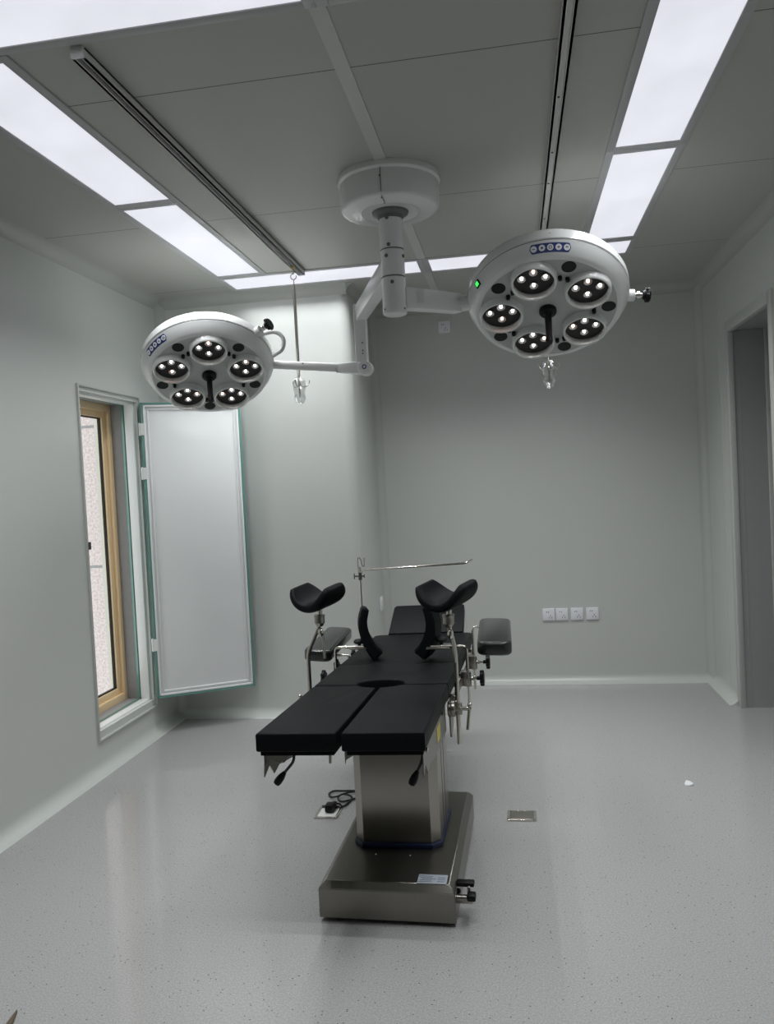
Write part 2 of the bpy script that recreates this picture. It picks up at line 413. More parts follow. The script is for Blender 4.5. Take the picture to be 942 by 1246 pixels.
light('large glowing light panel cut off at the top left of the photo', -1.605, -.478, 1.75, 1.988)
light('glowing light panel near the camera, right of the middle ceiling strip', -.412, .672, 1.75, 1.988)

# ceiling rails with hanging drip rods
def rail(label, x, y0, y1, open_side):
    t = thing('ceiling_rail', label, 'rail', (x, (y0+y1)/2, H), 'ceiling rails for drip rods')
    hw, hh = .0185, .03
    m1 = MB(); m1.bb((x-hw, y0, H-hh), (x-hw+.008, y1, H)); m1.bb((x+hw-.008, y0, H-hh), (x+hw, y1, H)); m1.bb((x-hw, y0, H-.006), (x+hw, y1, H+.002))
    m1.bb((x-hw, y0, H-hh), (x-hw+.010, y1, H-hh+.003)); m1.bb((x+hw-.010, y0, H-hh), (x+hw, y1, H-hh+.003))
    obj('track', m1, 'alu', t)
    sl = obj('slot', MB().bb((x-hw+.008, y0+.002, H-.012), (x+hw-.008, y1-.002, H-.007)) if open_side else MB().bb((x-hw+.0075, y0+.002, H-hh+.001), (x+hw-.0115, y1-.002, H-.007)), 'alu_dark' if open_side else 'strip_paint', t)
    if not open_side:
        for yy in (2.62, 3.05, 3.36, 3.8): obj('screw', MB().ball((x-.003, yy, H-hh+.001), .004, n=8), 'dark_hole', sl)
    for yy in (y0, y1): obj('end_cap', MB().bb((x-hw-.001, yy-.004, H-hh-.001), (x+hw+.001, yy+.004, H), .001), 'white_paint', t)
    return t
rail('slim aluminium ceiling rail on the left, from the near light panel to the drip rod', -1.127, 2.04, 4.345, 1)
rail('slim aluminium ceiling rail on the right, running down behind the right lamp head', .200, 2.04, 4.345, 0)
def rod(label, x, y, zb):
    t = thing('drip_rod', label, 'drip hook', (x, y, H-.02), 'hanging drip rods with wrapped hooks')
    zt = H-.03
    obj('slider', MB().box((x, y, zt-.001), (.018, .03, .012), bev=.002).cyl((x, y, zt-.04), (x, y, zt), .003, n=8), 'brass', t)
    hk = [(x, y, zt-.036)]+[(x-.016*math.sin(a), y, zt-.052+.016*math.cos(a)) for a in [k*.45 for k in range(0, 12)]]
    obj('top_hook', MB().tube(hk, .0028, 8).tube([(x, y, zt-.066), (x, y, zt-.1)], .0035, 8), 'chrome', t)
    obj('rod', MB().cyl((x, y, zb), (x, y, zt-.095), .0085, n=14), 'chrome', t)
    hb = MB()
    for a in (0.4, 2.5, 4.6):
        d_ = V((math.cos(a), math.sin(a), 0))
        hb.tube([V((x, y, zb+.005))]+[V((x, y, zb-.012))+d_*(.028-.028*math.cos(q))+V((0, 0, -.032*math.sin(q)+.012)) for q in (.6, 1.2, 1.9, 2.6, 3.2)], .003, 8, smooth=3)
    hb.cyl((x, y, zb-.09), (x, y, zb), .004, n=8)
    obj('bottom_hooks', hb, 'chrome', t)
    # crumpled clear film round the hooks
    b = bmesh.new(); rnd = random.Random(int(abs(x)*1000)); n = 18; rings = []
    for j, (z, rr) in enumerate(((.012, .012), (0, .03), (-.02, .036), (-.045, .032), (-.07, .026), (-.095, .03), (-.12, .02), (-.128, .006))):
        rings.append([b.verts.new((x+(rr*(1+.35*(rnd.random()-.5)))*math.cos(2*PI*k/n), y+(rr*(1+.35*(rnd.random()-.5)))*math.sin(2*PI*k/n), zb+z+.01*(rnd.random()-.5))) for k in range(n)])
    for A, B in zip(rings, rings[1:]):
        for k in range(n): b.faces.new((A[k], A[(k+1) % n], B[(k+1) % n], B[k]))
    obj('plastic_wrap', MB().merge(b), 'plastic_wrap', t, sharp=15, label='crumpled clear plastic film round the hooks')
    return t
rod('thin chrome drip rod hanging from the left ceiling rail, hooks wrapped in clear film', -1.127, 4.17, 2.005)
rod('chrome drip rod hanging behind the right lamp head, wrapped end showing below it', .200, 4.06, 1.985)

# ------------------------------------------------------------------ double operating lamp
PX, PY = -.446, 3.2
lamp = thing('surgical_light', 'white double-headed operating lamp on a ceiling drum with two jointed arms', 'operating lamp', (PX, PY, H))
XY = (V((1, 0, 0)), V((0, 1, 0)), V((0, 0, 1)))
prof = [(0, H), (.208, H), (.210, H-.006), (.209, H-.022), (.203, H-.027), (.200, H-.03), (.1985, H-.118), (.1965, H-.125), (.190, H-.1305), (.18, H-.132),
        (.125, H-.1325), (.122, H-.134), (.118, H-.1365), (.114, H-.1345), (.11, H-.134), (.0, H-.134)]
cv = obj('ceiling_cover', MB().lathe(prof, (PX, PY, 0), *XY, n=72), 'shell_white', lamp)
sm = MB(); sm.box((PX-.003, PY-.2, H-.07), (.002, .006, .1)); sm.box((PX-.003, PY-.155, H-.1345), (.002, .085, .003))
obj('seam', sm, 'collar_grey', cv)
for (dy, dz) in ((-.2025, -.06), (-.172, -.1335), (-.115, -.135)): obj('screw', MB().ball((PX-.006, PY+dy, H+dz), .0035, n=10), 'collar_grey', cv)
obj('collar', MB().lathe([(0, H-.125), (.072, H-.125), (.075, H-.135), (.072, H-.143), (.055, H-.152), (.05, H-.165), (0, H-.165)], (PX, PY, 0), *XY, n=40), 'collar_grey', lamp)
prof = [(0, H-.13), (.0475, H-.13)]
for zz in (2.362, 2.252): prof += [(.0485, zz+.004), (.0465, zz+.002), (.0465, zz-.002), (.0485, zz-.004)]
prof += [(.0492, 2.135), (.0505, 2.132), (.0505, 2.114), (.047, 2.104), (.04, 2.1), (0, 2.1)]
po = obj('pole', MB().lathe(prof, (PX, PY, 0), *XY, n=40), 'arm_white', lamp)
for zz in (2.362, 2.252): obj('joint_ring', MB().lathe([(.044, zz+.002), (.0482, zz+.0018), (.0482, zz-.0018), (.044, zz-.002)], (PX, PY, 0), *XY, n=40), 'collar_grey', po)
for (a, zz) in ((-1.75, 2.482), (-1.7, 2.375), (-1.95, 2.332), (-.35, 2.332), (-1.55, 2.225), (-2.35, 2.12), (-.55, 2.12)):
    d_ = V((math.cos(a), math.sin(a), 0)); q = V((PX, PY, zz))
    obj('screw', MB().cyl(q+d_*.046, q+d_*.0515, .0075 if zz > 2.15 else .004, n=10), 'collar_grey', po)

def box_arm(name, p0, p1, w0, h0, w1, h1, parent, bev=.006):
    p0, p1 = v3(p0), v3(p1); Z = (p1-p0).normalized(); X = Z.cross(V((0, 0, 1))).normalized(); Y = X.cross(Z); b = bmesh.new(); R_ = []
    for p, w_, h_ in ((p0, w0, h0), (p1, w1, h1)):
        R_.append([b.verts.new(p+X*(sx*w_/2)+Y*(sy*h_/2)) for sx, sy in ((-1, -1), (1, -1), (1, 1), (-1, 1))])
    for k in range(4): b.faces.new((R_[0][k], R_[0][(k+1) % 4], R_[1][(k+1) % 4], R_[1][k]))
    b.faces.new(R_[0][::-1]); b.faces.new(R_[1]); bmesh.ops.recalc_face_normals(b, faces=b.faces[:])
    bmesh.ops.bevel(b, geom=b.edges[:], offset=bev, segments=2, affect='EDGES', profile=.5)
    return b

# --- one lamp head, built round its face centre c, facing n, e1 = picture-right on the face
def head(c, n, phase, panel_az, knob_az, with_switch):
    c = v3(c); n = v3(n).normalized(); Z = -n
    e1 = n.cross(V((0, 0, 1))).normalized()
    if e1.x < 0: e1 = -e1
    e2 = e1.cross(n)
    if e2.z < 0: e2 = -e2
    X, Y = e1, e2                                   # Y points to the upper (near) edge
    P = lambda r_, a, h: c+X*(r_*math.cos(a))+Y*(r_*math.sin(a))+Z*h
    prof = [(.0, .004), (.276, .004), (.279, .0), (.290, .0), (.302, .006), (.322, .040), (.330, .053), (.328, .0565), (.328, .0585), (.333, .062),
            (.333, .098), (.326, .116), (.304, .130), (.24, .142), (.14, .155), (0, .16)]
    hd = obj('lamp_head', MB().lathe(prof, c, X, Y, Z, n=96), 'shell_white', lamp)
    obj('lamp_face', MB().lathe([(0, .006), (.277, .006), (.277, .002), (0, .002)], c, X, Y, Z, n=72), 'face_grey', hd)
    obj('seam', MB().lathe([(.324, .0562), (.3288, .0562), (.3288, .0588), (.324, .0588)], c, X, Y, Z, n=96), 'collar_grey', hd)
    PR = .191
    for k in range(5):
        a = phase+k*2*PI/5; q = P(PR, a, 0)
        KS = .94
        pod = obj('lens_housing', MB().lathe([(r_*KS, z_) for r_, z_ in [(.094, .004), (.1005, .004), (.0975, -.022), (.0955, -.027), (.093, -.0295), (.0895, -.030), (.0872, -.0285), (.086, -.025), (.0855, .0035), (.0, .0035), (0, .004)]], q, X, Y, Z, n=48), 'shell_white', hd)
        obj('lens_plate', MB().lathe([(0, .0033), (.0799, .0033), (.0799, -.0005), (0, -.0005)], q, X, Y, Z, n=40), 'lens_black', pod)
        rd = X*math.cos(a)+Y*math.sin(a); td = -X*math.sin(a)+Y*math.cos(a)
        for j, (sx, sy) in enumerate(((0, .041), (-.047, .011), (.047, .011), (0, -.029))):
            s = q+X*sx+Y*sy
            obj('reflector_cup', MB().lathe([(0, -.0008), (.006, -.0008), (.0155, -.006), (.017, -.0065), (.017, -.0006)], s, X, Y, Z, n=20), 'reflector', pod)
            warm = (j+k) % 4 == 0
            obj('bulb', MB().ball(s-Z*.0035, .0052, (1, 1, .8), (X, Y, Z), n=12), 'led_warm' if warm else 'led', pod)
        for sgn in (1, -1):
            s = q+td*(sgn*.098)-rd*.03
            obj('grip_screw', MB().cyl(s+Z*.004, s-Z*.016, .009, .008, n=12, bev=.002), 'black_plastic', hd)
        h = P(.246, a+PI/5, .004)
        obj('vent_disc', MB().cyl(h, h-Z*.004, .029, n=24, bev=.001), 'black_plastic', hd)
    g = MB(); g.lathe([(0, .004), (.036, .004), (.036, -.010), (.031, -.016), (.020, -.018), (.0145, -.026), (.013, -.12), (.0145, -.165), (.013, -.171), (0, -.172)], c, X, Y, Z, n=28)
    obj('handle', g, 'black_plastic', hd, label='black centre handle')
    # key strip lying on the side wall
    def side(a, h, out):                            # point on the bevelled side wall
        t = (h-.006)/(.04-.006); return P(.302+.020*t+out, a, h)
    span = .50; b = bmesh.new(); rows = []
    M_ = 24
    for i in range(M_+1):
        s = -1+2*i/M_; a = panel_az+span*.5*s; hw = .0155*math.sqrt(max(.02, 1-max(0, (abs(s)-.87)/.13)**2))
        rows.append([b.verts.new(side(a, .028+hw*f_, .0008+o_)) for f_, o_ in ((-1, -.003), (-1, .0004), (1, .0004), (1, -.003))])
    for A, B in zip(rows, rows[1:]):
        for k in range(3): b.faces.new((A[k], A[k+1], B[k+1], B[k]))
    bmesh.ops.recalc_face_normals(b, faces=b.faces[:])
    kp = obj('key_strip', MB().merge(b), 'blue_panel', hd, label='blue key strip with five white keys')
    glyph = 'm+os-' if with_switch else 'o+s+-'
    for i in range(5):
        a = panel_az+span*.5*(-.80+.4*i); q = side(a, .028, .0014); rad = X*math.cos(a)+Y*math.sin(a)
        up = (side(a, .04, 0)-side(a, .02, 0)).normalized(); tn = rad.cross(up).normalized()
        nn = tn.cross(up).normalized()
        if nn.dot(rad) < 0: nn = -nn
        kb = obj('key', MB().cyl(q-nn*.001, q+nn*.0012, .0122, n=18), 'socket_white', kp)
        g = MB(); ch = glyph[i]; q2 = q+nn*.0014; ax = (tn, up, nn)
        if ch in '-+m': g.box(q2, (.011, .0028, .0008), ax)
        if ch in '+': g.box(q2, (.0028, .011, .0008), ax)
        if ch == 'm': g.box(q2+up*.004, (.008, .002, .0008), ax)
        if ch == 'o': g.lathe([(.0042, 0), (.0042, .0006), (.0068, .0006), (.0068, 0)], q2, tn, up, nn, n=16)
        if ch == 's':
            for qa in (0, PI/4, PI/2, 3*PI/4): g.box(q2, (.011, .0020, .0008), (tn*math.cos(qa)+up*math.sin(qa), up*math.cos(qa)-tn*math.sin(qa), nn))
        obj('key_symbol', g, 'ink', kp)
    for a, hh in ((panel_az+.0, .086), (panel_az-.95, .086), (panel_az+1.2, .086)):
        q = P(.3305, a, hh); obj('screw', MB().ball(q, .0035, n=8), 'collar_grey', hd)
    # pivot stub and black tightening knob
    kd = X*math.cos(knob_az)+Y*math.sin(knob_az); q = P(.322, knob_az, .075)
    stub = obj('pivot_stub', MB().cyl(q-kd*.02, q+kd*.036, .024, n=24, bev=.003), 'arm_white', hd)
    obj('knob_shaft', MB().cyl(q+kd*.03, q+kd*.075, .009, n=14).cyl(q+kd*.045, q+kd*.056, .014, n=14), 'chrome', hd)
    kn = MB().cyl(q+kd*.068, q+kd*.082, .016, .024, n=20).cyl(q+kd*.08, q+kd*.098, .028, .030, n=20, bev=.004)
    kx, ky, kz = frame(kd)
    for j in range(6): kn.cyl(q+kd*.079+kx*(.0245*math.cos(j*PI/3))+ky*(.0245*math.sin(j*PI/3)), q+kd*.094+kx*(.0245*math.cos(j*PI/3))+ky*(.0245*math.sin(j*PI/3)), .0085, n=10, bev=.003)
    obj('knob', kn, 'black_plastic', hd, label='black tightening knob')
    if with_switch:
        a = 2.62; q = side(a, .032, .002); rad = X*math.cos(a)+Y*math.sin(a)
        up = (side(a, .04, 0)-side(a, .02, 0)).normalized(); tn = rad.cross(up).normalized(); nn = tn.cross(up).normalized()
        if nn.dot(rad) < 0: nn = -nn
        sw = obj('power_switch', MB().box(q, (.03, .026, .006), (tn, up, nn), .001), 'black_plastic', hd)
        obj('switch_light', MB().box(q+nn*.003, (.019, .017, .004), (tn, up, nn), .001), 'green_glow', hd, label='green lit rocker')
    return P, X, Y, Z, hd

deg = math.radians
# right head
nR = V((-.02, -math.cos(deg(59)), -math.sin(deg(59))))
cR = V((.172, 3.37, 2.103))
Pf, X, Y, Z, hR = head(cR, nR, deg(105.8), deg(87), deg(-6), True)
pv = Pf(.325, deg(178), .075)
a0 = V((PX+.03, PY+.01, 2.168)); a1 = pv+V((-.05, .0, .0))
arm = obj('horizontal_arm', MB().merge(box_arm('a', a0, a1, .062, .088, .055, .08, lamp)), 'arm_white', lamp)
obj('arm_cover', MB().box(a0+(a1-a0)*.24+V((-.002, -.0335, .004)), (.085, .004, .05), bev=.0015), 'arm_white', arm)
for f_ in (.22, .50): obj('screw', MB().ball(a0+(a1-a0)*f_+V((0, -.034, .01)), .004, n=8), 'collar_grey', arm)
d_ = (pv-a1).normalized()
obj('pivot_collar', MB().cyl(a1-d_*.01, pv+d_*.02, .033, n=24, bev=.003).cyl(a1+d_*.0, a1+d_*.006, .036, n=24), 'arm_white', arm)
# left head
nL = V((.37*math.cos(deg(57)), -.93*math.cos(deg(57)), -math.sin(deg(57))))
cL = V((-1.508, 3.84, 2.02))
Pl, X, Y, Z, hL = head(cL, nL, deg(89), deg(142), deg(43), False)
ex, ey = -.745, 4.05
dirv = (V((ex, ey, 0))-V((PX, PY, 0))).normalized()
b0 = V((PX, PY, 2.313))+dirv*.02; b1 = V((ex, ey, 2.313))+dirv*.01
la = obj('swing_arm', MB().merge(box_arm('b', b0, b1, .06, .08, .06, .08, lamp)), 'arm_white', lamp)
obj('drop_post', MB().bb((ex-.034, ey-.03, 2.06), (ex+.026, ey+.03, 2.355), .006), 'arm_white', la)
for zz in (2.155, 2.115, 2.10): obj('screw', MB().ball((ex+.006, ey-.031, zz), .0045, n=8), 'collar_grey', la)
# knuckle and spring tube to the left head
tp = Pl(.33, deg(-1), .07)
k0 = V((ex+.012, ey-.01, 2.025)); k1 = V((ex-.135, ey-.015, 2.036))
kn = MB().merge(box_arm('c', k0+V((.02, 0, 0)), k1, .064, .075, .05, .045, lamp, .012)).cyl(k0+V((0, .034, 0)), k0+V((0, -.036, 0)), .0375, n=28, bev=.003)
ka = obj('spring_arm', kn.cyl(k1+V((.03, 0, 0)), tp, .0225, .0215, n=24), 'arm_white', lamp)
obj('badge', MB().cyl(k0+V((0, -.0355, .004)), k0+V((0, -.0375, .004)), .014, n=20), 'socket_white', ka)
obj('badge_ring', MB().lathe([(.007, 0), (.007, .0012), (.012, .0012), (.012, 0)], k0+V((0, -.0375, .004)), (1, 0, 0), (0, 0, 1), (0, -1, 0), n=20), 'blue_panel', ka)
obj('cap_line', MB().cyl(k1+V((.0, 0, 0)), k1+V((-.004, 0, 0)), .0245, n=24), 'face_grey', ka)
obj('screw', MB().ball(k1+(tp-k1)*.52+V((0, -.02, .012)), .004, n=8), 'black_plastic', ka)
kq = Pl(.335, deg(38), .09)
obj('head_bracket', MB().tube([kq+V((-.03, .01, -.01)), kq+V((.06, .03, .005)), kq+V((.105, .03, -.03)), kq+V((.10, .02, -.085)), kq+V((.055, .0, -.12))], .0105, 12, smooth=5), 'arm_white', hL)

# ------------------------------------------------------------------ operating table
B0 = V((-.553, 2.275, .675))
BV = V((.0203, 1, -.034)).normalized(); BU = V((1, -.0203, .016)).normalized(); BU = (BU-BV*BU.dot(BV)).normalized(); BW = BU.cross(BV)
def B(u, v, w): return B0+BU*u+BV*v+BW*w
BX = (BU, BV, BW)
tab = thing('operating_table', 'black-padded operating table on a stainless steel column and base', 'operating table', (-.45, 2.85, 0))
# base
yaw = .02; ty = V((math.sin(yaw), math.cos(yaw), 0)); tx = V((math.cos(yaw), -math.sin(yaw), 0)); tz = V((0, 0, 1)); TX = (tx, ty, tz)
T0 = V((-.465, 2.44, 0))
def T(x, y, z): return T0+tx*x+ty*y+tz*z
bm_ = bmesh.new(); hw, D_ = .2235, .80
loops = []
for (ins, z) in ((0, .013), (0, .108), (.02, .129)):
    loops.append([bm_.verts.new(V((sx*(hw-ins), ins if sy < 0 else D_-ins, z))) for sx, sy in ((-1, -1), (1, -1), (1, 1), (-1, 1))])
for A, C in zip(loops, loops[1:]):
    for k in range(4): bm_.faces.new((A[k], A[(k+1) % 4], C[(k+1) % 4], C[k]))
bm_.faces.new(loops[0][::-1]); bm_.faces.new(loops[-1]); bmesh.ops.recalc_face_normals(bm_, faces=bm_.faces[:])
bmesh.ops.bevel(bm_, geom=[e for e in bm_.edges if min(e.verts[0].co.z, e.verts[1].co.z) > .012], offset=.002, segments=2, affect='EDGES')
for v in bm_.verts: v.co = T(*v.co)
base = obj('base', MB().merge(bm_), 'steel_flat', tab)
for sx in (-1, 1):
    for yy in (.09, .70): obj('base_foot', MB().cyl(T(sx*.17, yy, 0), T(sx*.17, yy, .02), .03, n=18), 'rubber', base)
stk = obj('rating_plate', MB().box(T(.147, .048, .1297), (.095, .058, .0012), TX), 'sticker', base, label='pale blue-grey printed rating plate')
g = MB()
for i in range(5): g.box(T(.125 if i != 2 else .135, .03+i*.009, .1305), (.045-.006*(i % 2), .0022, .0005), TX)
for i in range(3): g.box(T(.176, .033+i*.012, .1305), (.025, .0025, .0005), TX)
obj('plate_print', g, 'ink', stk)
for x in (-.07, .05): obj('base_screw', MB().ball(T(x, .205, .1295), .003, n=8), 'chrome', base)
# brake lever on the right side near the front
br = MB().cyl(T(.218, .06, .066), T(.262, .06, .066), .011, n=14).box(T(.262, .06, .082), (.010, .02, .05), TX, .002).box(T(.248, .06, .058), (.05, .02, .012), TX, .002)
bk = obj('brake_bracket', br, 'steel', base)
obj('brake_pedal', MB().box(T(.25, .075, .108), (.058, .03, .014), TX, .004).box(T(.272, .03, .088), (.028, .035, .02), TX, .005).ball(T(.226, .07, .083), .009), 'black_plastic', base)
# column: chamfered, with blue boot at its foot and an inner telescoping sleeve
def octa(x0, x1, y0, y1, ch): return [(x0+ch, y0), (x1-ch, y0), (x1, y0+ch), (x1, y1-ch), (x1-ch, y1), (x0+ch, y1), (x0, y1-ch), (x0, y0+ch)]
def octw(p, z0, z1, bev=.003): return MB().prism(p, T0, tx, ty, tz, z0, z1, bev)
colm = obj('column', octw(octa(-.155, .148, .262, .60, .03), .128, .515, .002), 'steel', tab)
obj('column_sleeve', octw(octa(-.148, .141, .27, .59, .03), .50, .60, .001), 'steel_flat', colm)
obj('column_boot', octw(octa(-.162, .155, .254, .608, .032), .128, .146, .004), 'blue_band', tab, label='dark blue edging at the foot of the column')
g = MB()
for y_ in (.40, .47): g.box(T(.1486, y_, .32), (.001, .003, .34), TX)
g.box(T(.1488, .435, .465), (.001, .06, .002), TX)
obj('column_joint', g, 'collar_grey', colm)
# top frame under the pads
obj('top_plate', MB().box(B(0, 1.26, -.098), (.40, 1.22, .03), BX, .004), 'steel_flat', tab)
obj('column_head', MB().box(B(.0, .62, -.125), (.30, .36, .06), BX, .006), 'steel_flat', tab)
obj('tilt_block', MB().box(B(.0, .66, -.10), (.42, .16, .04), BX, .004), 'steel_flat', tab)
# pads
EV, EU, EC = .07, .092, .68
def arc(v_from, side, n=10, u_end=None):
    """points of the perineal cut on one side (+1 right) from the centre line up to row v_from"""
    pass
def legpoly(sd):
    P_ = [(sd*.261, 0), (sd*.261, .646)]
    ue = EU*math.sqrt(1-((.646-EC)/EV)**2)
    a0_ = math.acos(min(1, ue/EU)); a1_ = math.acos(.008/EU)
    for k in range(9):
        a = a0_+(a1_-a0_)*k/8; P_.append((sd*EU*math.cos(a), EC-EV*math.sin(a)))
    P_.append((sd*.008, 0)); return P_ if sd > 0 else P_[::-1]
for sd in (-1, 1):
    pd = obj('leg_pad', MB().prism(legpoly(sd), B0, BU, BV, BW, -.058, 0, .007, 3), 'black_pad', tab, sharp=50)
    q = [(sd*.252, .012), (sd*.252, .64), (sd*.10, .64), (sd*.02, .57), (sd*.02, .012)]
    obj('pad_board', MB().prism(q if sd > 0 else q[::-1], B0, BU, BV, BW, -.072, -.052, .002), 'black_side', pd)
P_ = [(-.261, .664)]
ue = EU*math.sqrt(1-((.664-EC)/EV)**2); as_ = math.asin((.664-EC)/EV)
for k in range(17):
    a = as_+(PI-2*as_)*k/16; P_.append((-EU*math.cos(a), EC+EV*math.sin(a)))
P_ += [(.261, .664), (.261, 1.062), (-.261, 1.062)]
sp_ = obj('seat_pad', MB().prism(P_[::-1], B0, BU, BV, BW, -.058, .0, .007, 3), 'black_pad', tab, sharp=50)
obj('pad_board', MB().box(B(0, .88, -.064), (.505, .40, .026), BX, .003).box(B(0, .66, -.075), (.24, .2, .012), BX, .002), 'black_side', sp_)
P_ = [(-.261, 1.068), (.261, 1.068), (.261, 1.865), (.235, 1.885), (-.235, 1.885), (-.261, 1.865)]
bp_ = obj('back_pad', MB().prism(P_, B0, BU, BV, BW, -.058, .0, .007, 3), 'black_pad', tab, sharp=50)
obj('pad_board', MB().box(B(0, 1.475, -.066), (.505, .80, .026), BX, .003), 'black_side', bp_)
# raised head pad
ha = deg(28); HV = BV*math.cos(ha)+BW*math.sin(ha); HW = BU.cross(HV); h0 = B(0, 1.905, .002)
hp_ = obj('head_pad', MB().prism([(-.195, 0), (.21, 0), (.206, .25), (.19, .265), (-.18, .265), (-.192, .25)], h0, BU, HV, HW, -.055, .0, .007, 3), 'black_pad', tab, sharp=50)
obj('head_board', MB().box(h0+HV*.13-HW*.062, (.37, .24, .015), (BU, HV, HW), .002), 'steel_flat', hp_)
for sd in (-1, 1): obj('head_bracket', MB().tube([B(sd*.12, 1.80, -.10), B(sd*.12, 1.93, -.09), h0+BU*(sd*.12)+HV*.18-HW*.075], .009, 10), 'steel', tab)
# side rails
for sd in (-1, 1):
    for (va, vb) in ((.72, 1.03), (1.10, 1.80)):
        rl = obj('side_rail', MB().box(B(sd*.274, (va+vb)/2, -.078), (.01, vb-va, .026), BX, .002), 'steel', tab)
        for vv in (va+.05, vb-.05): obj('rail_stud', MB().cyl(B(sd*.24, vv, -.078), B(sd*.272, vv, -.078), .010, n=12), 'chrome', rl)
# steel cheek plates under leg and seat sections
for sd in (-1, 1):
    X0 = B(sd*.247, 0, 0)
    pts = [(.035, -.066), (.63, -.066), (.63, -.17), (.30, -.165), (.16, -.145), (.11, -.158), (.07, -.118), (.02, -.14)]
    lp = obj('leg_bracket', MB().prism(pts, X0, BV, BW, BU, -.0015, .0015), 'steel_flat', tab)
    for vv in (.10, .52): obj('bracket_bolt', MB().cyl(B(sd*.246, vv, -.084), B(sd*.253, vv, -.084), .009, n=12), 'chrome', lp)
    pts = [(.645, -.07), (.78, -.07), (.78, -.13), (.72, -.19), (.66, -.205), (.645, -.19)]
    hg = obj('seat_hinge_plate', MB().prism(pts, B(sd*.262, 0, 0), BV, BW, BU, -.003, .003), 'steel_flat', tab)
    obj('hinge_disc', MB().cyl(B(sd*.255, .665, -.10), B(sd*.27, .665, -.10), .03, n=24, bev=.003), 'steel', hg)
    if sd > 0: obj('caution_label', MB().box(B(.2492, .40, -.115), (.001, .09, .05), BX), 'yellow_label', lp, label='small yellow sticker')
    # front bracket with a wavy cut lower edge, and release handle
    def fpt(px_, py_): return ((-.25+(px_-315.3)*.00243), -.060-(py_-917)*.00243)
    raw = [(315.3, 917), (315.3, 934.5), (316.5, 935), (324, 929), (331, 931.5), (336, 933), (339, 931), (341, 934), (352, 923.5), (354, 924), (358, 917)]
    pf = [fpt(*p) for p in raw]
    if sd > 0:
        pf = [(-.25+(p[0]+.25)+.30+.0, p[1]*1.0) for p in [fpt(*q) for q in ((315.3+40, 917), (315.3+40, 936), (317+40, 930), (333+40, 921), (390, 917))]]
        pf = [(p[0]-.14, p[1]) for p in pf]
    obj('front_bracket', MB().prism(pf, B(0, .035, 0), BU, BW, BV, -.0015, .0015), 'steel_flat', tab)
    if sd < 0: hpts = [(-.715, 2.35, .60), (-.712, 2.33, .568), (-.739, 2.318, .538)]; tip = (-.765, 2.31, .506)
    else: hpts = [(-.310, 2.35, .60), (-.311, 2.33, .572), (-.325, 2.318, .545)]; tip = (-.343, 2.31, .510)
    hr = obj('release_handle', MB().tube(round_path(hpts, .012), .0045, 10), 'alu_dark', tab)
    q0, q1 = v3(hpts[-1]), v3(tip); ax_ = frame(q1-q0)
    obj('handle_grip', MB().lathe([(0, -.004), (.006, 0), (.0115, .018), (.0125, .034), (.010, .044), (0, .048)], q0, *ax_, n=16), 'black_plastic', hr)
obj('stop_peg', MB().cyl((-.60, 2.36, .62), (-.6, 2.345, .557), .006, .005, n=12), 'chrome', tab)

# ------------------------------------------------------------------ accessories clamped to the rails
def clamp(parent, u, v, sd, star=True, kl=.06, name='rail_clamp'):
    """block on the rail with a black star knob sticking outwards"""
    q = B(sd*(u-.012), v, -.07)
    cl = obj(name, MB().box(q, (.034, .045, .062), BX, .004).cyl(B(sd*(u-.0), v, -.045), B(sd*(u), v, -.105), .014, n=16), 'steel', parent)
    if star:
        s0 = B(sd*(u+.0), v, -.072); s1 = B(sd*(u+kl), v, -.072); d_ = (s1-s0).normalized(); fx, fy, fz = frame(d_)
        obj('knob_shaft', MB().cyl(s0, s1, .005, n=10).cyl(s0+d_*.012, s0+d_*.026, .010, n=12), 'chrome', parent)
        kn = MB().cyl(s1-d_*.018, s1-d_*.002, .009, n=14).cyl(s1-d_*.004, s1+d_*.014, .027, n=24, bev=.005)
        for j in range(6):
            o_ = fx*(.0245*math.cos(j*PI/3))+fy*(.0245*math.sin(j*PI/3)); kn.cyl(s1+o_-d_*.004, s1+o_+d_*.014, .009, n=10, bev=.003)
        obj('clamp_knob', kn, 'black_plastic', parent, label='black star knob')
    return cl

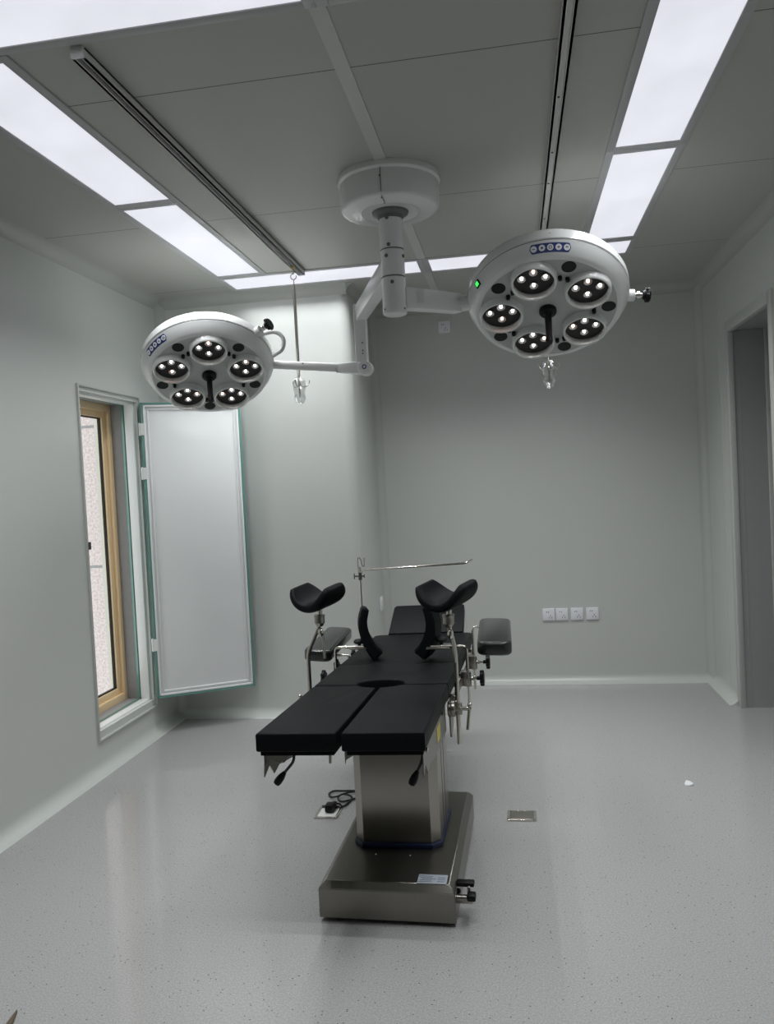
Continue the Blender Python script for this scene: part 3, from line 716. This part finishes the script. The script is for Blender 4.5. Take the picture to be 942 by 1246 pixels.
def saddle(c, ax, wid, rise, dep, th=.03):
    """padded half-gutter: U across ax[0], runs along ax[1]; c = lowest inner point"""
    X, Y, Z = ax; b = bmesh.new(); nu, nv = 22, 10; top = []; bot = []
    for i in range(nu+1):
        t = -1+2*i/nu; lt, rt = [], []
        ang = t*1.12
        cx_ = wid/2*math.sin(ang)/math.sin(1.12); cz_ = rise*(1-math.cos(ang))/(1-math.cos(1.12))
        nx_ = -math.sin(ang)*.9; nz_ = math.cos(ang)
        ln = math.hypot(nx_, nz_); nx_ /= ln; nz_ /= ln
        hd = dep/2*(1-abs(t)**4*.42)
        thk = th*(1-abs(t)**6*.25)
        for j in range(nv+1):
            s = -1+2*j/nv
            edge = (1-abs(s)**6*.35)
            p = c+X*cx_+Z*cz_+Y*(s*hd)
            lt.append(b.verts.new(p+(X*nx_+Z*nz_)*(thk*.0+thk*.5*edge-.006*0)))
            rt.append(b.verts.new(p-(X*nx_+Z*nz_)*(thk*.5*edge)))
        top.append(lt); bot.append(rt)
    for i in range(nu):
        for j in range(nv):
            b.faces.new((top[i][j], top[i+1][j], top[i+1][j+1], top[i][j+1])); b.faces.new((bot[i][j], bot[i][j+1], bot[i+1][j+1], bot[i+1][j]))
        b.faces.new((top[i][0], bot[i][0], bot[i+1][0], top[i+1][0])); b.faces.new((top[i][nv], top[i+1][nv], bot[i+1][nv], bot[i][nv]))
    for j in range(nv):
        b.faces.new((top[0][j], top[0][j+1], bot[0][j+1], bot[0][j])); b.faces.new((top[nu][j], bot[nu][j], bot[nu][j+1], top[nu][j+1]))
    bmesh.ops.recalc_face_normals(b, faces=b.faces[:])
    ed = [e for e in b.edges if e.calc_face_angle(0) > .9]
    bmesh.ops.bevel(b, geom=ed, offset=.009, segments=3, affect='EDGES', profile=.6)
    return MB().merge(b)

def leg_holder(label, x, y, zs, zlow, sd, bend, top, v):
    t = thing('leg_holder', label, 'leg holder', (x, y, zlow), 'padded leg holders on the table sides')
    pts = [V((x+.006*0, y, zlow)), V((x, y, bend)), V(top)]
    obj('post', MB().tube(round_path(pts, .03), .0085, 14), 'chrome', t)
    obj('hanging_rod', MB().tube(round_path([V(top)+V((.006, -.008, -.012)), V(top)+V((.014, -.014, -.05)), V(top)+V((.018, -.016, -.135))], .02), .0052, 10).ball(V(top)+V((.006, -.012, -.03)), .012, (1, 1, 1.6)), 'chrome', t)
    j0 = V(top)+V((0, 0, -.006)); j1 = j0+V((.002, 0, .044))
    obj('ball_joint', MB().lathe([(0, 0), (.012, 0), (.018, .010), (.0215, .014), (.0215, .040), (.023, .042), (.023, .047), (.014, .049), (0, .049)], j0, *XY, n=24), 'steel', t)
    obj('stem', MB().cyl(j1, V((top[0]+.004, y, zs-.006)), .010, n=14), 'chrome', t)
    ya = deg(30); X = V((math.cos(ya), -math.sin(ya), .0)); Y = V((math.sin(ya), math.cos(ya), 0.0))
    roll = .04; X = (X+V((0, 0, roll))).normalized(); tiltb = .16; Y = (Y+V((0, 0, tiltb))).normalized(); Y = (Y-X*Y.dot(X)).normalized(); Z = X.cross(Y)
    obj('leg_pad', saddle(V((top[0]+.004, y, zs+.018)), (X, Y, Z), .20, .074, .165, .04), 'black_pad', t, sharp=60, label='black padded gutter')
    # clamp with T-bar
    zc_ = B(sd*.27, v, -.09).z
    q = V((x, y, zc_)); o_ = V((sd, 0, 0)); inn = B(sd*.274, v, -.078); inn.y = y; inn.z = zc_
    obj('post_clamp', MB().cyl(inn, q+o_*.012, .016, n=18, bev=.002).cyl(inn-o_*.004, inn+o_*.012, .03, n=22, bev=.003).cyl(q+V((0, 0, -.02)), q+V((0, 0, .02)), .016, n=16), 'steel', t)
    obj('tee_bar', MB().cyl(q+o_*.01, q+o_*.05, .008, n=12).cyl(q+o_*.044+V((0, 0, .012)), q+o_*.034+V((0, -.012, -.075)), .0058, .007, n=12).ball(q+o_*.044+V((0, 0, .012)), .009), 'chrome', t)
leg_holder('black gutter leg holder on the right side of the table', -.243, 2.90, .946, .435, 1, .795, (-.262, 2.90, .878), .66)
leg_holder('black gutter leg holder on the left side of the table', -.862, 3.10, .925, .43, -1, .742, (-.806, 3.10, .857), .84)

def arm_board(label, n0, n1, f0, f1, sd, v):
    """n0,n1 near left/right corners of the top, f0,f1 far corners"""
    n0, n1, f0, f1 = map(v3, (n0, n1, f0, f1)); c0 = (n0+n1)/2; c1 = (f0+f1)/2; Yd = (c1-c0).normalized(); Xd = (n1-n0).normalized(); Xd = (Xd-Yd*Xd.dot(Yd)).normalized(); Zd = Xd.cross(Yd)
    Lg = (c1-c0).length; w_ = (n1-n0).length/2
    t = thing('arm_board', label, 'arm rest', (c0+c1)/2-Zd*.06, 'padded arm boards beside the table')
    P_ = []; rr = w_*.62
    for cx_, cy_, a0_ in ((w_-rr, rr*.55, -PI/2), (w_-rr, Lg-rr*.8, 0), (-w_+rr, Lg-rr*.8, PI/2), (-w_+rr, rr*.55, PI)):
        for k in range(7):
            a = a0_+PI/2*k/6; kx = .78 if a0_ in (-PI/2, PI) else .8
            P_.append((cx_+rr*math.cos(a), cy_+rr*kx*math.sin(a)))
    obj('cushion', MB().prism(P_, c0, Xd, Yd, Zd, -.056, 0, .013, 4), 'vinyl_black', t, sharp=60)
    obj('support_plate', MB().box(c0+Yd*Lg*.5-Zd*.059, (w_*1.2, Lg*.7, .007), (Xd, Yd, Zd), .002), 'steel_flat', t)
    u = .30; pz = B(sd*u, v, -.07)
    cc = c0+Yd*min(Lg-.05, max(.05, (pz.y-c0.y)))-Zd*.07; top = V((pz.x, pz.y, cc.z))
    obj('support_rod', MB().tube(round_path([V((pz.x, pz.y, pz.z-.13)), top, V((cc.x, pz.y, cc.z))], .02), .0062, 12), 'chrome', t)
    obj('rod_socket', MB().box(V((cc.x, pz.y, cc.z+.004)), (.05, .04, .022), bev=.004), 'steel', t)
    clamp(t, u, v, sd)
    return t
arm_board('glossy black padded arm board on the right of the table', (-.172, 3.10, .776), (-.036, 3.10, .772), (-.176, 3.52, .80), (-.044, 3.52, .796), 1, 1.43)
arm_board('glossy black padded arm board on the left, behind the left leg holder', (-1.01, 3.55, .664), (-.878, 3.55, .656), (-.988, 3.97, .696), (-.856, 3.97, .69), -1, 1.42)

def brace(label, path, yc, sd, v, az):
    """curved body support: thick padded strip bent in the cross plane of the table"""
    t = thing('body_support', label, 'body support', V((path[-1][0], yc, path[-1][1])), 'curved body supports on the table')
    pts = []
    P0 = [V((a, 0, b_)) for a, b_ in path]; Q = [P0[0]*2-P0[1]]+P0+[P0[-1]*2-P0[-2]]
    for i in range(1, len(Q)-2):
        for j in range(6):
            tt = j/6; a, b_, c_, d_ = Q[i-1:i+3]; pts.append(.5*((2*b_)+(c_-a)*tt+(2*a-5*b_+4*c_-d_)*tt*tt+(3*b_-a-3*c_+d_)*tt**3))
    pts.append(P0[-1]); b = bmesh.new(); rows = []; dep = .05; th = .0195
    for i, p in enumerate(pts):
        d_ = (pts[min(i+1, len(pts)-1)]-pts[max(0, i-1)]).normalized(); nn = V((d_.z, 0, -d_.x)); k = i/(len(pts)-1); wd = dep*(.8+.35*k); th_ = th*(.8+.8*k)
        rows.append([b.verts.new(p+nn*(sx*th_)+V((.0, yc+sy*wd, 0))+V((sy*.012*sd, 0, 0))) for sx, sy in ((-1, -1), (1, -1), (1, 1), (-1, 1))])
    for A, C in zip(rows, rows[1:]):
        for k in range(4): b.faces.new((A[k], A[(k+1) % 4], C[(k+1) % 4], C[k]))
    b.faces.new(rows[0][::-1]); b.faces.new(rows[-1]); bmesh.ops.recalc_face_normals(b, faces=b.faces[:])
    bmesh.ops.bevel(b, geom=[e for e in b.edges if e.calc_face_angle(0) > .7], offset=.007, segments=3, affect='EDGES')
    obj('curved_pad', MB().merge(b), 'black_pad', t, sharp=50)
    u = .30; q = B(sd*u, v, -.07); zb = path[-1][1]+.042
    px_ = path[-1][0]; inner = V((px_+sd*.045, q.y, zb)); out = V((q.x, q.y, zb+.0))
    obj('bracket_rod', MB().tube(round_path([V((q.x, q.y, q.z-.11)), out, inner], .022), .0062, 12), 'chrome', t)
    obj('bracket_plate', MB().box(V((px_+sd*.075, (yc+q.y)/2, zb-.006)), (.10, abs(yc-q.y)+.03, .008), bev=.002), 'steel', t)
    kq = V((px_+sd*.085, yc-.005, zb+.006)); kn = MB().cyl(kq-V((0, 0, .012)), kq+V((0, 0, .006)), .008, n=12).cyl(kq+V((0, 0, .004)), kq+V((0, 0, .022)), .026, n=24, bev=.006)
    obj('bracket_knob', kn, 'black_plastic', t, label='black round knob')
    clamp(t, u, v, sd, kl=.055)
    return t
brace('curved black body support standing on the left edge of the table', [(-.688, .868), (-.704, .80), (-.694, .735), (-.667, .685), (-.637, .652)], 3.47, -1, 1.16, 0)
brace('curved black body support below the right leg holder pad', [(-.386, .875), (-.372, .81), (-.38, .745), (-.405, .695), (-.432, .662)], 3.10, 1, .86, 0) if False else \
brace('curved black body support below the right leg holder pad', [(-.392, .882), (-.374, .81), (-.380, .75), (-.402, .70), (-.428, .668)], 3.40, 1, 1.07, 0)

# anaesthesia screen frame on the left rail
ux, uy = -.80, 3.95
sf = thing('screen_frame', 'thin chrome anaesthesia screen bar across the head end of the table', 'screen frame', (ux, uy, .5))
def SP(px_, z): return V((px_, uy, z))
obj('post', MB().tube([(ux, uy, .47), (ux, uy, 1.0)], .0062, 12), 'chrome', sf)
hk = [(ux-.006, uy, .96), (ux-.010, uy, 1.035), (ux-.002, uy, 1.05), (ux+.008, uy, 1.035), (ux+.012, uy, 1.01), (ux+.022, uy, 1.008), (ux+.024, uy, 1.048)]
obj('top_hook', MB().tube(hk, .0032, 8, smooth=4), 'chrome', sf)
obj('cross_bar', MB().tube(round_path([(ux-.001, uy, .97), (ux+.014, uy-.004, .985), (ux+.555, uy-.12, 1.015), (ux+.583, uy-.125, 1.033)], .012), .005, 10), 'chrome', sf)
obj('thumb_screw', MB().cyl((ux-.028, uy-.004, .955), (ux+.022, uy-.004, .955), .004, n=8).box((ux-.03, uy-.004, .955), (.005, .008, .03), bev=.002).box((ux+.022, uy-.004, .955), (.005, .008, .02), bev=.002).cyl((ux, uy, .935), (ux, uy, .972), .0095, n=14), 'alu_dark', sf)
clamp(sf, .274, 1.672, -1)

# ------------------------------------------------------------------ sockets on the walls
def wall_socket(label, x, z, group=None, pins=True):
    t = thing('wall_socket', label, 'socket', (x, YB, z), group)
    s = .082
    obj('plate', MB().bb((x-s/2, YB-.011, z-s/2), (x+s/2, YB, z+s/2), .003), 'socket_white', t)
    obj('holes', MB().bb((x-.016, YB-.0115, z+.014), (x-.012, YB-.0105, z+.022)).bb((x-.004, YB-.0115, z+.014), (x, YB-.0105, z+.022))
        .bb((x+.009, YB-.0115, z-.012), (x+.013, YB-.0105, z-.004)).bb((x+.000, YB-.0115, z-.025), (x+.004, YB-.0105, z-.017)).bb((x+.018, YB-.0115, z-.025), (x+.022, YB-.0105, z-.017)), 'dark_hole', t)
    return t
xs = (.196, .285, .386, .489); z_ = .472
s0 = wall_socket('leftmost of the four white sockets low on the back wall', xs[0], z_, 'four white sockets in a row')
for x, lab in zip(xs[1:], ('second from the left of the four white sockets low on the back wall', 'third from the left of the four white sockets low on the back wall', 'rightmost of the four white sockets low on the back wall')):
    dup(s0, (x-xs[0], 0, .003*(x-xs[0])), lab)
wall_socket('single white socket high on the back wall, beside the lamp arm', -.428, 2.493)
ss = thing('wall_switch', 'white rectangular switch plate on the side of the projecting wall', 'switch', (XC, 5.36, .60))
obj('plate', MB().bb((XC, 5.318, .553), (XC+.011, 5.40, .648), .003), 'socket_white', ss)
obj('rocker', MB().bb((XC+.008, 5.333, .572), (XC+.014, 5.385, .63), .002), 'white_paint', ss)

# ------------------------------------------------------------------ floor boxes, cable, scraps
def floor_box(label, x0, x1, y0, y1, is_open):
    t = thing('floor_socket', label, 'floor socket', ((x0+x1)/2, (y0+y1)/2, 0), 'metal sockets let into the floor')
    f = .012; m1 = MB(); m1.bb((x0, y0, 0), (x0+f, y1, .006), .002); m1.bb((x1-f, y0, 0), (x1, y1, .006), .002); m1.bb((x0+f, y0, 0), (x1-f, y0+f, .006), .002); m1.bb((x0+f, y1-f, 0), (x1-f, y1, .006), .002)
    obj('frame', m1, 'chrome', t)
    if is_open:
        obj('insert', MB().bb((x0+f, y0+f, 0), (x1-f, y1-f, .003)), 'white_paint', t)
        L_ = y1-y0; obj('rear_lip', MB().bb((x0+f, y1-f-.004, .002), (x1-f, y1-f, .016), .001), 'alu_dark', t)
    else:
        obj('lid', MB().bb((x0+f+.001, y0+f+.001, 0), (x1-f-.001, y1-f-.001, .0052), .001), 'steel', t)
    return t
floor_box('closed square metal floor socket to the right of the table base', -.090, .030, 3.235, 3.335, False)
floor_box('open metal floor socket with a black plug, left of the table base', -.912, -.808, 3.225, 3.345, True)
pc = thing('power_cable', 'black power cable with plug, looped on the floor beside the table base', 'cable', (-.83, 3.4, 0))
cz = .006
cp = [(-.842, 3.31, .026), (-.827, 3.345, .018), (-.812, 3.345, cz), (-.80, 3.36, cz), (-.793, 3.391, cz), (-.787, 3.438, cz), (-.806, 3.46, .010), (-.84, 3.462, .012), (-.851, 3.43, cz), (-.826, 3.397, cz), (-.795, 3.414, cz),
      (-.76, 3.44, cz), (-.73, 3.47, cz), (-.75, 3.51, cz), (-.79, 3.497, cz+.006), (-.823, 3.473, cz+.008), (-.855, 3.44, cz+.006), (-.886, 3.447, cz), (-.905, 3.483, cz), (-.890, 3.516, cz), (-.853, 3.520, cz), (-.795, 3.522, cz), (-.72, 3.51, cz), (-.66, 3.40, cz), (-.635, 3.30, .02), (-.62, 3.243, .05)]
obj('cord', MB().tube(cp, .0042, 8, smooth=5), 'rubber', pc)
obj('plug', MB().box((-.856, 3.296, .022), (.036, .05, .032), bev=.006).box((-.842, 3.318, .026), (.02, .04, .016), bev=.005).cyl((-.856, 3.296, .003), (-.856, 3.296, .01), .014, n=16), 'black_plastic', pc)
b = bmesh.new(); rnd = random.Random(3); q = [(0, -.018), (.016, -.014), (.021, .004), (.01, .022), (-.004, .03), (-.016, .008), (-.014, -.01)]
tp_ = [b.verts.new((.712+a, 3.65+c_, .003+.012*rnd.random())) for a, c_ in q]; bt = [b.verts.new((.712+a, 3.65+c_, .0)) for a, c_ in q]
ct = b.verts.new((.713, 3.653, .009)); n_ = len(q)
for k in range(n_): b.faces.new((tp_[k], tp_[(k+1) % n_], ct)); b.faces.new((bt[k], bt[(k+1) % n_], tp_[(k+1) % n_], tp_[k]))
b.faces.new(bt[::-1])
tag(obj('paper_scrap', MB().merge(b), 'paper', loc=(0, 0, 0), sharp=10), 'small pale paper scrap on the floor at the right', 'scrap')
# pointed strap tip at the lower left
st = []
b = bmesh.new(); rows = []
for k in range(9):
    f_ = k/8; y = 1.62+.315*f_; x = -1.37-.055*f_**1.6; w_ = .022*(1-f_**2.2)+.0012; z = .008+.004*math.sin(f_*PI)
    rows.append([b.verts.new((x-w_, y, 0)), b.verts.new((x-w_*.8, y, z)), b.verts.new((x+w_*.8, y, z)), b.verts.new((x+w_, y, 0))])
for A, C in zip(rows, rows[1:]):
    for k in range(4): b.faces.new((A[k], A[(k+1) % 4], C[(k+1) % 4], C[k]))
b.faces.new(rows[0][::-1]); b.faces.new(rows[-1]); bmesh.ops.recalc_face_normals(b, faces=b.faces[:])
tag(obj('strap', MB().merge(b), 'leather', loc=(-1.38, 1.8, 0)), 'pointed brown strap tip lying on the floor at bottom left corner', 'strap')

# ------------------------------------------------------------------ world, camera, view
W = bpy.data.worlds.new('sky'); S.world = W; W.use_nodes = True
bg = W.node_tree.nodes['Background']; bg.inputs['Color'].default_value = (.93, .97, 1, 1); bg.inputs['Strength'].default_value = 1.9

cam = bpy.data.cameras.new('camera'); co = bpy.data.objects.new('camera', cam); COL.objects.link(co)
CM = ((0.985952, 0.159133, -0.050754), (-0.045194, -0.038372, -0.998241), (-0.160801, 0.986511, -0.030641))
r_, d_, f_ = map(v3, CM)
M4 = Matrix((( r_.x, -d_.x, -f_.x, 0), (r_.y, -d_.y, -f_.y, 0), (r_.z, -d_.z, -f_.z, 1.4), (0, 0, 0, 1)))
co.matrix_world = M4
cam.sensor_fit = 'HORIZONTAL'; cam.sensor_width = 36; cam.lens = 956.72*36/942; cam.clip_start = .02
S.camera = co
S.view_settings.view_transform = 'Standard'; S.view_settings.look = 'None'; S.view_settings.gamma = 1; S.view_settings.use_curve_mapping = False
S.view_settings.exposure = 0
S.cycles.max_bounces = 10; S.cycles.diffuse_bounces = 6; S.cycles.glossy_bounces = 5; S.cycles.transparent_max_bounces = 12
S.cycles.caustics_reflective = False; S.cycles.caustics_refractive = False; S.cycles.sample_clamp_indirect = 8
S.cycles.use_denoising = True
